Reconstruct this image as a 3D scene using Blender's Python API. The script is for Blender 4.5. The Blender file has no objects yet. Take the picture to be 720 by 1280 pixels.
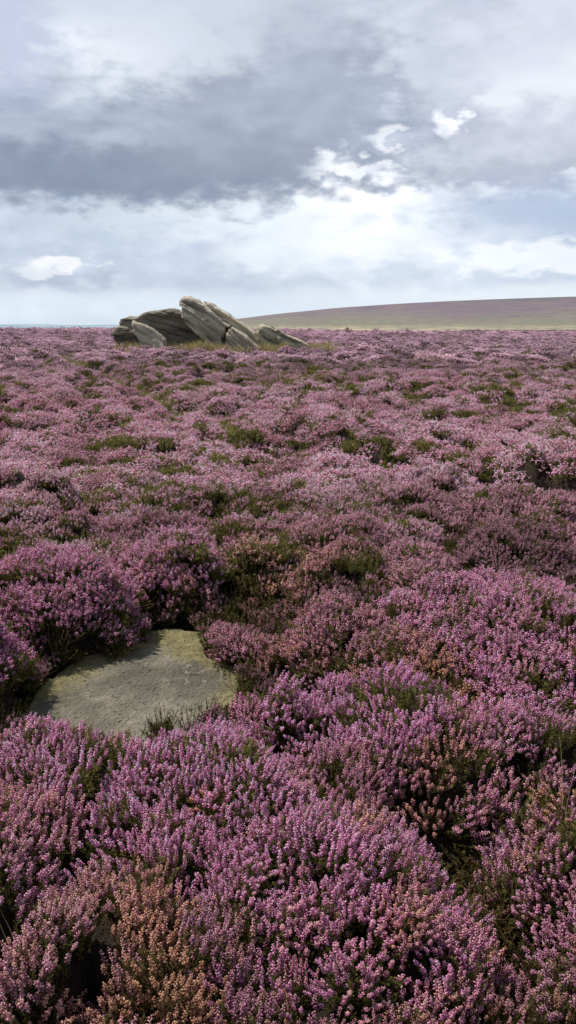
import bpy, bmesh, math
import numpy as np
from mathutils import Vector, Matrix

rng = np.random.default_rng(11)
scene = bpy.context.scene
COL = scene.collection

# ------------------------------------------------------------------ camera
F = 1020.0                       # focal length in photo pixels (720 x 1280)
PITCH = math.atan((640 - 412) / F)
EYE = np.array([0.0, 0.0, 1.62])
cp, sp_ = math.cos(PITCH), math.sin(PITCH)

def ray(px, py):
    a, b = (px - 360) / F, (640 - py) / F
    # camera looks along +Y, tilted down by PITCH
    return np.array([a, cp + b * sp_, -sp_ + b * cp])

def at_z(px, py, z):             # where the sight line meets a level
    d = ray(px, py)
    return EYE + d * ((z - EYE[2]) / d[2])

def at_y(px, py, y):             # where the sight line meets a distance
    d = ray(px, py)
    return EYE + d * (y / d[1])

def az_el(px, py):
    d = ray(px, py); d = d / np.linalg.norm(d)
    return math.degrees(math.atan2(d[0], d[1])), math.degrees(math.asin(d[2]))

cam = bpy.data.cameras.new('camera')
cam.sensor_fit = 'VERTICAL'; cam.sensor_height = 36.0
cam.lens = 36.0 * F / 1280
cam.clip_start = 0.05; cam.clip_end = 40000
cam_o = bpy.data.objects.new('camera', cam); COL.objects.link(cam_o)
cam_o.location = EYE; cam_o.rotation_euler = (math.pi / 2 - PITCH, 0, 0)
scene.camera = cam_o
scene.view_settings.view_transform = 'Standard'
scene.view_settings.look = 'None'
scene.view_settings.exposure = 0
scene.cycles.max_bounces = 6
scene.cycles.diffuse_bounces = 3
scene.cycles.transmission_bounces = 4

# ------------------------------------------------------------------ noise
def hsh(ix, iy, iz, seed):
    h = (ix.astype(np.int64) * 374761393 + iy.astype(np.int64) * 668265263 + iz.astype(np.int64) * 2147483647 + seed * 974634777) & 0xFFFFFFFF
    h = ((h ^ (h >> 13)) * 1274126177) & 0xFFFFFFFF
    h = ((h ^ (h >> 15)) * 2246822519) & 0xFFFFFFFF
    return ((h ^ (h >> 16)) & 0xFFFFFF) / float(0xFFFFFF)

def vnoise(x, y, z=None, seed=0):
    z = np.zeros_like(x) if z is None else z
    ix, iy, iz = np.floor(x), np.floor(y), np.floor(z)
    fx, fy, fz = x - ix, y - iy, z - iz
    fx = fx * fx * (3 - 2 * fx); fy = fy * fy * (3 - 2 * fy); fz = fz * fz * (3 - 2 * fz)
    out = 0
    for a in (0, 1):
        wa = fx if a else 1 - fx
        for b in (0, 1):
            wb = fy if b else 1 - fy
            for c in (0, 1):
                wc = fz if c else 1 - fz
                out = out + wa * wb * wc * hsh(ix + a, iy + b, iz + c, seed)
    return out

def fbm(x, y, z=None, seed=0, o=4):
    s, a, t = 0, 0.5, 0
    for k in range(o):
        f = 2.03 ** k
        s = s + a * vnoise(x * f, y * f, None if z is None else z * f, seed + k * 17); t += a; a *= 0.5
    return s / t                 # 0..1, mean .5

def sstep(a, b, x):
    t = np.clip((x - a) / (b - a), 0, 1)
    return t * t * (3 - 2 * t)

# ------------------------------------------------------------------ land
def poly_in(x, y, P):
    ins = np.zeros(x.shape, bool)
    n = len(P)
    for i in range(n):
        x1, y1 = P[i]; x2, y2 = P[(i + 1) % n]
        c = (y1 > y) != (y2 > y)
        xi = (x2 - x1) * (y - y1) / ((y2 - y1) if abs(y2 - y1) > 1e-9 else 1e-9) + x1
        ins ^= c & (x < xi)
    return ins

def poly_dist(x, y, P):
    d = np.full(x.shape, 1e9)
    n = len(P)
    for i in range(n):
        x1, y1 = P[i]; x2, y2 = P[(i + 1) % n]
        dx, dy = x2 - x1, y2 - y1
        t = np.clip(((x - x1) * dx + (y - y1) * dy) / (dx * dx + dy * dy + 1e-12), 0, 1)
        d = np.minimum(d, np.hypot(x - x1 - t * dx, y - y1 - t * dy))
    return d

def line_dist(x, y, P):
    d = np.full(x.shape, 1e9)
    for (x1, y1), (x2, y2) in zip(P[:-1], P[1:]):
        dx, dy = x2 - x1, y2 - y1
        t = np.clip(((x - x1) * dx + (y - y1) * dy) / (dx * dx + dy * dy + 1e-12), 0, 1)
        d = np.minimum(d, np.hypot(x - x1 - t * dx, y - y1 - t * dy))
    return d

TRACK = [tuple(at_z(px, py, z)[:2]) for px, py, z in
         [(40, 436, .9), (110, 455, .7), (165, 478, .5), (200, 497, .4), (245, 515, .3), (285, 534, .2), (318, 550, .15), (342, 562, .1)]]

HOL_LINE = [tuple(at_z(px, py, .1)[:2]) for px, py in [(318, 552), (400, 576), (500, 600), (600, 618), (690, 632), (800, 655)]]
def ground(x, y):
    d = np.hypot(x, y)
    z = 0.50 * sstep(6, 32, d) + 0.16 * sstep(32, 125, d)
    z = z + 0.46 * sstep(30, 120, d) * sstep(22, -28, x)
    z = z + (fbm(x / 5.5, y / 5.5, seed=3, o=3) - .5) * 0.22 * sstep(3.5, 9, d)
    z = z + (fbm(x / 24, y / 24, seed=5, o=2) - .5) * 0.5 * sstep(14, 50, d) * (1 - .6 * sstep(24, 36, y) * sstep(46, 38, y))
    m = (d > 4) & (d < 24)
    if m.any():
        z = z.copy(); z[m] -= .17 * np.exp(-(line_dist(x[m], y[m], TRACK) / .45) ** 2)
    m = (d > 4) & (d < 13)
    if m.any():
        hd = line_dist(x[m], y[m], HOL_LINE)
        hy = np.interp(x[m], [p[0] for p in HOL_LINE], [p[1] for p in HOL_LINE])
        far_side = sstep(.1, .9, y[m] - hy) * sstep(2.6, 1.0, y[m] - hy) * sstep(-.6, .6, x[m])
        z = z.copy(); z[m] += -.16 * np.exp(-(hd / .42) ** 2) + .15 * far_side
    z = z - 14 * sstep(190, 700, d)
    return z

SLAB_Z = 0.06
SLAB_PX = [(165, 792), (205, 780), (256, 788), (270, 822), (300, 838), (308, 856), (303, 880), (285, 905), (245, 925), (180, 935),
           (90, 930), (40, 920), (12, 900), (32, 878), (65, 846), (108, 822), (138, 804)]
SLAB = [tuple(at_z(px, py, SLAB_Z)[:2]) for px, py in SLAB_PX]

# ------------------------------------------------------------------ bushes of the foreground, one row per bush
# crown pixel, crown level, radius, height, faded 0-1, colour 0 pink .. 1 violet, bright, label
HAND = [
 (85, 914, .47, .33, .47, .10, .60, 1.00, 'pink heather bush standing up in front of the left corner of the flat stone'),
 (245, 946, .40, .38, .40, .05, .75, 1.05, 'violet heather bush along the near edge of the flat stone'),
 (5, 1010, .46, .34, .44, .45, .60, .95, 'dusky heather bush at the left border below the flat stone'),
 (165, 1040, .44, .34, .42, .10, .85, 1.00, 'dense violet heather bush one row in front of the flat stone'),
 (365, 1035, .45, .40, .44, .08, .65, 1.00, 'broad pale pink heather bush at the centre bottom, left of the dark hollow'),
 (445, 1125, .42, .25, .42, .10, .70, .95, 'heather bush with a violet tip beside the dark hollow, bottom centre'),
 (120, 1118, .45, .24, .44, .90, .30, .95, 'faded orange brown heather bush in the bottom left'),
 (10, 1170, .44, .17, .42, .85, .30, .90, 'orange brown heather bush cut off by the left border at the bottom'),
 (165, 1255, .42, .22, .40, .70, .45, .85, 'mixed violet and rusty heather bush on the bottom border at left'),
 (280, 1150, .40, .25, .40, .15, .55, .75, 'sparse heather bush with green and reddish foliage in the bottom centre left'),
 (350, 1235, .38, .25, .36, .22, .60, .70, 'dark heather bush on the bottom border at the centre'),
 (555, 1250, .30, .23, .30, .38, .40, .85, 'pinkish brown heather bush on the bottom border, below the dark hollow'),
 (785, 1045, .50, .34, .50, .20, .50, .90, 'tall heather bush at the right border with stems leaning to the left'),
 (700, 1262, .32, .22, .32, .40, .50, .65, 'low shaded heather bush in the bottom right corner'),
 (500, 868, .48, .44, .48, .08, .85, 1.05, 'large bright violet heather bush right of the flat stone'),
 (388, 872, .36, .25, .36, .15, .70, .95, 'rounded heather bush touching the right edge of the flat stone'),
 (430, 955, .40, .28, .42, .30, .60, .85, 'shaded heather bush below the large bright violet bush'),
 (550, 915, .44, .33, .45, .40, .60, .85, 'dark heather bush with rusty tips above the dark hollow'),
 (640, 900, .44, .40, .45, .25, .65, .95, 'heather bush at the right, just below the long mauve mound'),
 (640, 742, .50, .72, .48, .15, .70, 1.05, 'long mauve heather mound with a bright purple crest at the right border'),
 (545, 795, .40, .42, .42, .60, .45, .90, 'brownish heather bush between the mauve mound and the bright violet bush'),
 (48, 684, .52, .50, .52, .12, .75, .95, 'big rounded purple heather bush at the left edge of the flat stone'),
 (-105, 765, .50, .37, .50, .05, .95, 1.00, 'deep purple heather bush at the left border above the flat stone'),
 (215, 668, .46, .38, .44, .25, .60, .95, 'heather bush rising behind the far edge of the flat stone'),
 (304, 780, .25, .20, .25, .38, .40, .85, 'small dusky heather bush at the far right corner of the flat stone'),
 (430, 750, .40, .36, .42, .45, .50, .90, 'brown pink heather bush behind the rounded bush right of the flat stone'),
]
HB = []
for px, py, zt, R, h, fa, vi, br, lab in HAND:
    p = at_z(px, py, zt)
    HB.append(dict(x=p[0], y=p[1], R=R, h=zt, fa=fa, vi=vi, br=br, lab=lab))

CELL = 0.48
def prof(t):
    return np.clip(1 - np.clip(t, 0, 1) ** 2.4, 0, 1) ** 0.62

def field(x, y):
    """height of the heather above the ground, the winning bush (hand index or -1), and its own random numbers"""
    d = np.hypot(x, y)
    wx = x + (fbm(x * 3.1, y * 3.1, seed=31, o=2) - .5) * 0.34
    wy = y + (fbm(x * 3.1, y * 3.1, seed=47, o=2) - .5) * 0.34
    best = np.zeros_like(x); hid = np.full(x.shape, -1); r1 = np.full(x.shape, .5); r2 = np.full(x.shape, .5); topf = np.zeros_like(x)
    cx, cy = np.floor(wx / CELL), np.floor(wy / CELL)
    zero = np.zeros_like(x)
    for a in (-1, 0, 1):
        for b in (-1, 0, 1):
            ix, iy = cx + a, cy + b
            ux = (ix + .5 + (hsh(ix, iy, zero, 1) - .5) * .9) * CELL
            uy = (iy + .5 + (hsh(ix, iy, zero, 2) - .5) * .9) * CELL
            R = 0.30 + 0.22 * hsh(ix, iy, zero, 3)
            big = fbm(ux / 2.2, uy / 2.2, seed=61, o=2)
            h = (0.23 + 0.19 * hsh(ix, iy, zero, 4)) * (0.62 + 0.8 * big)
            h = h * np.where(hsh(ix, iy, zero, 8) < .10, .2, 1)
            kill = np.zeros(x.shape, bool)
            m = np.hypot(ux, uy) < 7
            if m.any():
                k = np.zeros(m.sum(), bool)
                mx, my = ux[m], uy[m]
                for q in HB:
                    k |= np.hypot(mx - q['x'], my - q['y']) < q['R'] * .85 + .06
                k |= poly_in(mx, my, SLAB) | (poly_dist(mx, my, SLAB) < .42)
                # the dark hollow at the lower right
                hx, hy = HOLLOW
                k |= np.hypot(mx - hx, my - hy) < .36
                kill[m] = k
            td = line_dist(ux, uy, TRACK)
            h = h * (0.30 + 0.70 * sstep(.10, .50, td))
            hl_ = line_dist(ux, uy, HOL_LINE)
            h = h * (.50 + .50 * sstep(.12, .36, hl_)) * (1 + .18 * sstep(.3, .5, hl_) * sstep(1.3, .7, hl_))
            v = np.where(kill, 0, h * prof(np.hypot(wx - ux, wy - uy) / R))
            w = v > best
            best = np.where(w, v, best); r1 = np.where(w, hsh(ix, iy, zero, 5), r1); r2 = np.where(w, hsh(ix, iy, zero, 6), r2); topf = np.where(w, h, topf)
    m = d < 8
    if m.any():
        mx, my = wx[m], wy[m]
        bb, hh, tt = best[m].copy(), hid[m].copy(), topf[m].copy()
        for i, q in enumerate(HB):
            v = q['h'] * prof(np.hypot(mx - q['x'], my - q['y']) / (q['R'] * 1.12))
            w = v > bb
            bb = np.where(w, v, bb); hh = np.where(w, i, hh); tt = np.where(w, q['h'], tt)
        best[m] = bb; hid[m] = hh; topf[m] = tt
    bump = (fbm(x * 5.5, y * 5.5, seed=71, o=3) - .5)
    best = best + np.clip(best / .25, 0, 1) * bump * 0.16
    low = 0.09 + 0.07 * fbm(x * 2.2, y * 2.2, seed=81, o=2)      # low growth between the bushes
    if (d < 8).any():
        ins = poly_in(x, y, SLAB)
        low = np.where(ins, 0, low)
    isl = low > best
    best = np.maximum(best, low)
    return np.maximum(best, 0), np.where(isl, -1, hid), r1, r2, np.where(isl, 0, np.clip(best / np.maximum(topf, .05), 0, 1))

HOLLOW = tuple(at_z(595, 1140, .10)[:2])

# ------------------------------------------------------------------ mesh helpers
def mesh_np(name, V, Fc, mat=None, attrs=None, smooth=False):
    """V (n,3); Fc list of arrays, each (m,3) or (m,4)"""
    me = bpy.data.meshes.new(name)
    me.vertices.add(len(V)); me.vertices.foreach_set('co', np.asarray(V, np.float32).ravel())
    Fc = [f for f in Fc if len(f)]
    if Fc:
        idx = np.concatenate([f.ravel() for f in Fc]).astype(np.int32)
        cnt = np.concatenate([np.full(len(f), f.shape[1]) for f in Fc]).astype(np.int32)
        st = np.concatenate([[0], np.cumsum(cnt)[:-1]]).astype(np.int32)
        me.loops.add(len(idx)); me.loops.foreach_set('vertex_index', idx)
        me.polygons.add(len(cnt)); me.polygons.foreach_set('loop_start', st)
        if smooth:
            me.polygons.foreach_set('use_smooth', np.ones(len(cnt), bool))
    me.update(calc_edges=True)
    for k, (typ, data) in (attrs or {}).items():
        a = me.attributes.new(k, typ, 'POINT')
        a.data.foreach_set({'FLOAT': 'value', 'INT': 'value', 'BOOLEAN': 'value', 'FLOAT_VECTOR': 'vector'}[typ], np.ascontiguousarray(data).ravel())
    if mat: me.materials.append(mat)
    return me

def link(name, me, parent=None):
    o = bpy.data.objects.new(name, me); COL.objects.link(o)
    if parent: o.parent = parent
    return o

def tag(o, label=None, cat=None, group=None, kind=None):
    for k, v in (('label', label), ('category', cat), ('group', group), ('kind', kind)):
        if v: o[k] = v
    return o

# ------------------------------------------------------------------ node helpers
class N:
    """tiny expression builder over Math nodes"""
    def __init__(s, nt, sock): s.nt, s.s = nt, sock
    @staticmethod
    def m(nt, op, *a, clamp=False):
        n = nt.nodes.new('ShaderNodeMath'); n.operation = op; n.use_clamp = clamp
        for i, v in enumerate(a):
            if isinstance(v, N): nt.links.new(v.s, n.inputs[i])
            else: n.inputs[i].default_value = v
        return N(nt, n.outputs[0])
    def __add__(s, o): return N.m(s.nt, 'ADD', s, o)
    __radd__ = __add__
    def __sub__(s, o): return N.m(s.nt, 'SUBTRACT', s, o)
    def __rsub__(s, o): return N.m(s.nt, 'SUBTRACT', o, s)
    def __mul__(s, o): return N.m(s.nt, 'MULTIPLY', s, o)
    __rmul__ = __mul__
    def __truediv__(s, o): return N.m(s.nt, 'DIVIDE', s, o)
    def sqrt(s): return N.m(s.nt, 'SQRT', s)
    def pow(s, e): return N.m(s.nt, 'POWER', s, e)
    def abs(s): return N.m(s.nt, 'ABSOLUTE', s)
    def step(s, a, b, lo=0.0, hi=1.0):
        n = s.nt.nodes.new('ShaderNodeMapRange'); n.interpolation_type = 'SMOOTHSTEP'
        s.nt.links.new(s.s, n.inputs[0])
        for i, v in enumerate((a, b, lo, hi)): n.inputs[i + 1].default_value = v
        return N(s.nt, n.outputs[0])

def mixc(nt, f, a, b, mode='MIX'):
    n = nt.nodes.new('ShaderNodeMix'); n.data_type = 'RGBA'; n.blend_type = mode
    for i, v in ((0, f), (6, a), (7, b)):
        if isinstance(v, N): nt.links.new(v.s, n.inputs[i])
        elif hasattr(v, 'is_output'): nt.links.new(v, n.inputs[i])
        elif isinstance(v, (tuple, list)): n.inputs[i].default_value = tuple(v) + ((1,) if len(v) == 3 else ())
        else: n.inputs[i].default_value = v
    return n.outputs[2]

def vec(nt, x, y, z):
    n = nt.nodes.new('ShaderNodeCombineXYZ')
    for i, v in enumerate((x, y, z)):
        if isinstance(v, N): nt.links.new(v.s, n.inputs[i])
        else: n.inputs[i].default_value = v
    return n.outputs[0]

def noise(nt, co, scale, detail=4, rough=.55, dist=0.0, lac=2.0):
    n = nt.nodes.new('ShaderNodeTexNoise')
    nt.links.new(co, n.inputs['Vector'])
    n.inputs['Scale'].default_value = scale; n.inputs['Detail'].default_value = detail
    n.inputs['Roughness'].default_value = rough; n.inputs['Distortion'].default_value = dist; n.inputs['Lacunarity'].default_value = lac
    return N(nt, n.outputs[0])

def new_mat(name):
    m = bpy.data.materials.new(name); m.use_nodes = True
    nt = m.node_tree; nt.nodes.clear()
    out = nt.nodes.new('ShaderNodeOutputMaterial')
    return m, nt, out

def xyz(nt, kind='Object'):
    t = nt.nodes.new('ShaderNodeTexCoord'); s = nt.nodes.new('ShaderNodeSeparateXYZ')
    nt.links.new(t.outputs[kind], s.inputs[0])
    return t.outputs[kind], [N(nt, s.outputs[i]) for i in range(3)]

def bsdf(nt, out, color, rough=.9, bump=None, bstr=.5, bdist=.02):
    b = nt.nodes.new('ShaderNodeBsdfPrincipled')
    if isinstance(color, (tuple, list)): b.inputs['Base Color'].default_value = tuple(color) + (1,)
    else: nt.links.new(color, b.inputs['Base Color'])
    b.inputs['Roughness'].default_value = rough
    b.inputs['Specular IOR Level'].default_value = .25
    if bump is not None:
        n = nt.nodes.new('ShaderNodeBump'); n.inputs['Strength'].default_value = bstr; n.inputs['Distance'].default_value = bdist
        nt.links.new(bump.s, n.inputs['Height']); nt.links.new(n.outputs[0], b.inputs['Normal'])
    nt.links.new(b.outputs[0], out.inputs[0])
    return b

# ------------------------------------------------------------------ heather material
def heather_mat(name, inst):
    m, nt, out = new_mat(name)
    a = nt.nodes.new('ShaderNodeAttribute'); a.attribute_name = 'sp'; a.attribute_type = 'GEOMETRY'
    s = nt.nodes.new('ShaderNodeSeparateXYZ'); nt.links.new(a.outputs['Vector'], s.inputs[0])
    part, rnd, alo = [N(nt, s.outputs[i]) for i in range(3)]      # 0 leaf 1 flower; random; position along the shoot
    t = nt.nodes.new('ShaderNodeAttribute'); t.attribute_name = 'tint'; t.attribute_type = 'INSTANCER' if inst else 'GEOMETRY'
    ts = nt.nodes.new('ShaderNodeSeparateXYZ'); nt.links.new(t.outputs['Vector'], ts.inputs[0])
    fade, viol, bri = [N(nt, ts.outputs[i]) for i in range(3)]
    pink = mixc(nt, rnd, (.31, .095, .165), (.94, .65, .755))
    vio = mixc(nt, rnd, (.31, .062, .215), (.945, .545, .765))
    pale = mixc(nt, rnd, (.27, .155, .20), (.72, .54, .635))  # greyed flower colour that imitates haze over farther sprigs
    fl = mixc(nt, (viol * -1.0).step(0, 1), mixc(nt, viol, pink, vio), pale)
    old = mixc(nt, rnd, (.34, .165, .105), (.84, .55, .40))
    f2 = N.m(nt, 'MULTIPLY_ADD', rnd, .5, fade - .25, clamp=True).step(.15, .85)
    fl = mixc(nt, f2, fl, old)
    lf = mixc(nt, rnd, (.044, .042, .015), (.19, .175, .062))
    lf2 = mixc(nt, rnd, (.060, .030, .018), (.15, .085, .050))
    lf = mixc(nt, fade.step(.3, 1.0, 0, .75), lf, lf2)
    c = mixc(nt, part, lf, fl)
    c = mixc(nt, 1.0, c, vec(nt, bri, bri, bri), 'MULTIPLY')
    c.node.clamp_result = True
    d = nt.nodes.new('ShaderNodeBsdfDiffuse'); tr = nt.nodes.new('ShaderNodeBsdfTranslucent')
    nt.links.new(c, d.inputs[0]); nt.links.new(c, tr.inputs[0])
    mx = nt.nodes.new('ShaderNodeMixShader'); mx.inputs[0].default_value = .48
    nt.links.new(d.outputs[0], mx.inputs[1]); nt.links.new(tr.outputs[0], mx.inputs[2])
    nt.links.new(mx.outputs[0], out.inputs[0])
    return m

M_HI = heather_mat('heather_cover', True)
M_HG = heather_mat('heather_bush', False)

def understory_mat():
    m, nt, out = new_mat('heather_stems')
    co, (x, y, z) = xyz(nt)
    n1 = noise(nt, co, 9, 5, .7); n2 = noise(nt, co, 1.3, 3)
    c = mixc(nt, n1.step(.3, .7), (.020, .014, .010), (.075, .053, .032))
    c = mixc(nt, n2.step(.4, .65), c, (.040, .024, .018))
    g = nt.nodes.new('ShaderNodeNewGeometry')
    s = nt.nodes.new('ShaderNodeSeparateXYZ'); nt.links.new(g.outputs['Position'], s.inputs[0])
    # far off, sprigs are too small to build one by one: the cover itself carries the flower colour
    ta = nt.nodes.new('ShaderNodeAttribute'); ta.attribute_name = 'track'
    c = mixc(nt, N(nt, ta.outputs['Fac']) * n1.step(.3, .5), c, mixc(nt, n2.step(.35, .65), (.085, .095, .028), (.17, .16, .06)))
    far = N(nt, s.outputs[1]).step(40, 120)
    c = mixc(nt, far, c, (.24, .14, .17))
    n9 = noise(nt, co, 60, 4, .75)
    c = mixc(nt, n9.step(.55, .72, 0, .8), c, (.10, .075, .05))
    bsdf(nt, out, c, .95, n1 + n9, 1.0, .06)
    return m
M_UN = understory_mat()

# ------------------------------------------------------------------ sprig prototypes
BIP = np.array([[0, 0, -.5]] + [[math.cos(a) * .5, math.sin(a) * .5, .08] for a in (0, 2.094, 4.189)] + [[0, 0, .55]])
BIPF = np.array([[0, 2, 1], [0, 3, 2], [0, 1, 3], [4, 1, 2], [4, 2, 3], [4, 3, 1]])

def frames(n):
    """random orthonormal frames with z axis n (k,3)"""
    n = n / np.linalg.norm(n, axis=1, keepdims=True)
    r = rng.normal(size=n.shape)
    u = np.cross(n, r); u /= np.linalg.norm(u, axis=1, keepdims=True) + 1e-9
    v = np.cross(n, u)
    return u, v, n

def sprig_tuft(n_sh, r0, r1, hmin, hmax, n_fl, fsize, n_lf, lsize, flower=True, spread=.5, fl_len=.42, stems=True, thick=1.0, woody=.55):
    Vs, Fs, As = [], [], []
    nv = 0
    def add(V, Fc, A):
        nonlocal nv
        Vs.append(V); Fs.append(Fc + nv); As.append(A); nv += len(V)
    for k in range(n_sh):
        a = k * 2.39996 + rng.uniform(-.4, .4); q = math.sqrt((k + .5) / n_sh)
        b = np.array([math.cos(a) * r0 * q, math.sin(a) * r0 * q, 0])
        H = rng.uniform(hmin, hmax) * (1 - .18 * q)
        tip = np.array([math.cos(a) * r1 * q + rng.normal(0, r1 * .12), math.sin(a) * r1 * q + rng.normal(0, r1 * .12), H])
        mid = (b + tip) / 2 + np.array([math.cos(a), math.sin(a), 0]) * r1 * .18 * q
        def P(t):
            t = np.asarray(t)[:, None]
            return (1 - t) ** 2 * b + 2 * t * (1 - t) * mid + t * t * tip
        def T(t):
            t = np.asarray(t)[:, None]
            d = 2 * (1 - t) * (mid - b) + 2 * t * (tip - mid)
            return d / np.linalg.norm(d, axis=1, keepdims=True)
        bloom = flower and rng.random() < .93
        fl0 = 1 - fl_len * rng.uniform(.7, 1.25)
        shade = rng.uniform(-.14, .14)
        if bloom:
            t = fl0 + (1 - fl0) * (np.arange(n_fl) + rng.uniform(0, 1, n_fl)) / n_fl
            t = np.clip(t, 0, 1)
            c, ax = P(t), T(t)
            u, v, w = frames(ax)
            ph = np.arange(n_fl) * 2.4 + rng.uniform(0, 6)
            g0 = np.cross(ax, np.array([[.31, .95, .05]])); g0 /= np.linalg.norm(g0, axis=1, keepdims=True)
            g1 = np.cross(ax, g0)
            out = g0 * np.cos(ph)[:, None] + g1 * np.sin(ph)[:, None]
            rel = (t - fl0) / (1 - fl0)
            sz = fsize * (1.1 - .55 * rel ** 1.5) * rng.uniform(.75, 1.2, n_fl)
            if n_fl <= 3: sz = fsize * rng.uniform(.8, 1.2, n_fl)
            dirn = out + ax * rng.uniform(-.55, .35, n_fl)[:, None]
            c = c + out * (sz * .62)[:, None]
            u, v, w = frames(dirn if n_fl > 3 else ax + .3 * out)
            st = 1.5 if n_fl > 3 else 2.2
            V = c[:, None] + sz[:, None, None] * (BIP[None, :, 0:1] * u[:, None] + BIP[None, :, 1:2] * v[:, None] + st * BIP[None, :, 2:3] * w[:, None])
            Fc = (BIPF[None] + (np.arange(n_fl) * 5)[:, None, None]).reshape(-1, 3)
            rr = np.clip(.35 + shade + .25 * rel + rng.normal(0, .18, n_fl), 0, 1)
            R5 = np.repeat(rr[:, None], 5, 1); R5[:, 0] *= .7; R5[:, 4] = np.clip(R5[:, 4] + .12, 0, 1)
            A = np.stack([np.ones((n_fl, 5)), R5, np.repeat(t[:, None], 5, 1)], -1).reshape(-1, 3)
            add(V.reshape(-1, 3), Fc, A)
        # leaves: small scale-like slips lying up along the shoot
        nl = n_lf if bloom else int(n_lf * 1.9)
        t = rng.uniform(.15, fl0 + .12 if bloom else 1.0, nl)
        c, ax = P(t), T(t)
        u, v, w = frames(ax)
        out = u
        L = lsize * rng.uniform(.7, 1.3, nl)[:, None]
        d1 = ax * rng.uniform(.5, 1, nl)[:, None] + out * .75
        s1 = np.cross(d1, rng.normal(size=d1.shape)); s1 /= np.linalg.norm(s1, axis=1, keepdims=True) + 1e-9
        V = np.stack([c - s1 * L * .16, c + d1 * L * .55 + s1 * L * .2, c + d1 * L, c + d1 * L * .5 - s1 * L * .22], 1)
        Fc = np.stack([np.arange(nl) * 4 + i for i in (0, 1, 2)], 1)
        Fc2 = np.stack([np.arange(nl) * 4 + i for i in (0, 2, 3)], 1)
        rr = np.clip(rng.normal(.45, .25, nl), 0, 1)
        A = np.stack([np.zeros((nl, 4)), np.repeat(rr[:, None], 4, 1), np.repeat(t[:, None], 4, 1)], -1).reshape(-1, 3)
        add(V.reshape(-1, 3), np.concatenate([Fc, Fc2]), A)
        if stems:
            t = np.array([0, .35, .7, .98]); c, ax = P(t), T(t)
            w = .0011 * thick * (1.4 - t)[:, None]
            g0 = np.cross(ax, np.array([[.31, .95, .05]])); g1 = np.cross(ax, g0)
            ring = np.concatenate([c + g0 * w, c - .5 * g0 * w + .87 * g1 * w, c - .5 * g0 * w - .87 * g1 * w])
            Fc = []
            for i in range(3):
                for j in range(3):
                    p, q2 = j * 4 + i, ((j + 1) % 3) * 4 + i
                    Fc += [[p, q2, q2 + 1], [p, q2 + 1, p + 1]]
            add(ring, np.array(Fc), np.tile([[0, woody + rng.uniform(-.15, .15), .3]], (12, 1)))
    return np.concatenate(Vs), np.concatenate(Fs), np.concatenate(As)

PROTO = []           # (V, F, A)
LOD = {}
def lod(key, n, **kw):
    LOD[key] = list(range(len(PROTO), len(PROTO) + n))
    for _ in range(n): PROTO.append(sprig_tuft(**kw))
lod('0f', 7, n_sh=25, r0=.020, r1=.066, hmin=.085, hmax=.155, n_fl=20, fsize=.0047, n_lf=20, lsize=.010, fl_len=.25)
lod('0g', 3, n_sh=18, r0=.018, r1=.060, hmin=.08, hmax=.14, n_fl=0, fsize=.006, n_lf=26, lsize=.011, flower=False)
lod('0t', 4, n_sh=16, r0=.03, r1=.10, hmin=.06, hmax=.15, n_fl=0, fsize=.005, n_lf=4, lsize=.009, flower=False, thick=1.5, woody=.8)
lod('1f', 7, n_sh=25, r0=.022, r1=.074, hmin=.085, hmax=.155, n_fl=10, fsize=.0068, n_lf=10, lsize=.013, fl_len=.26)
lod('1g', 3, n_sh=18, r0=.020, r1=.068, hmin=.08, hmax=.14, n_fl=0, fsize=.006, n_lf=18, lsize=.015, flower=False)
lod('2f', 6, n_sh=42, r0=.06, r1=.135, hmin=.12, hmax=.18, n_fl=4, fsize=.0140, n_lf=4, lsize=.022, stems=False, fl_len=.26)
lod('2g', 3, n_sh=26, r0=.05, r1=.12, hmin=.09, hmax=.15, n_fl=0, fsize=.006, n_lf=10, lsize=.028, flower=False, stems=False)
lod('3f', 6, n_sh=70, r0=.15, r1=.28, hmin=.17, hmax=.23, n_fl=3, fsize=.027, n_lf=2, lsize=.045, stems=False, fl_len=.25)
lod('3g', 3, n_sh=40, r0=.14, r1=.26, hmin=.10, hmax=.19, n_fl=0, fsize=.006, n_lf=5, lsize=.050, flower=False, stems=False)

# ------------------------------------------------------------------ where the sprigs stand
def wedge(x, y, mx):
    return np.abs(x) < .40 * np.maximum(y, 0) + mx

def band(d0, d1, sp, mx, ymin):
    X = np.arange(-(.40 * d1 + mx), .40 * d1 + mx, sp); Y = np.arange(ymin, d1, sp)
    gx, gy = np.meshgrid(X, Y)
    x = (gx + rng.uniform(-.5, .5, gx.shape) * sp).ravel(); y = (gy + rng.uniform(-.5, .5, gx.shape) * sp).ravel()
    d = np.hypot(x, y)
    j = d * (1 + .06 * rng.normal(size=d.shape))          # soft change from one band to the next
    k = (j >= d0) & (j < d1) & wedge(x, y, mx) & (d > .75)
    return x[k], y[k]

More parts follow.
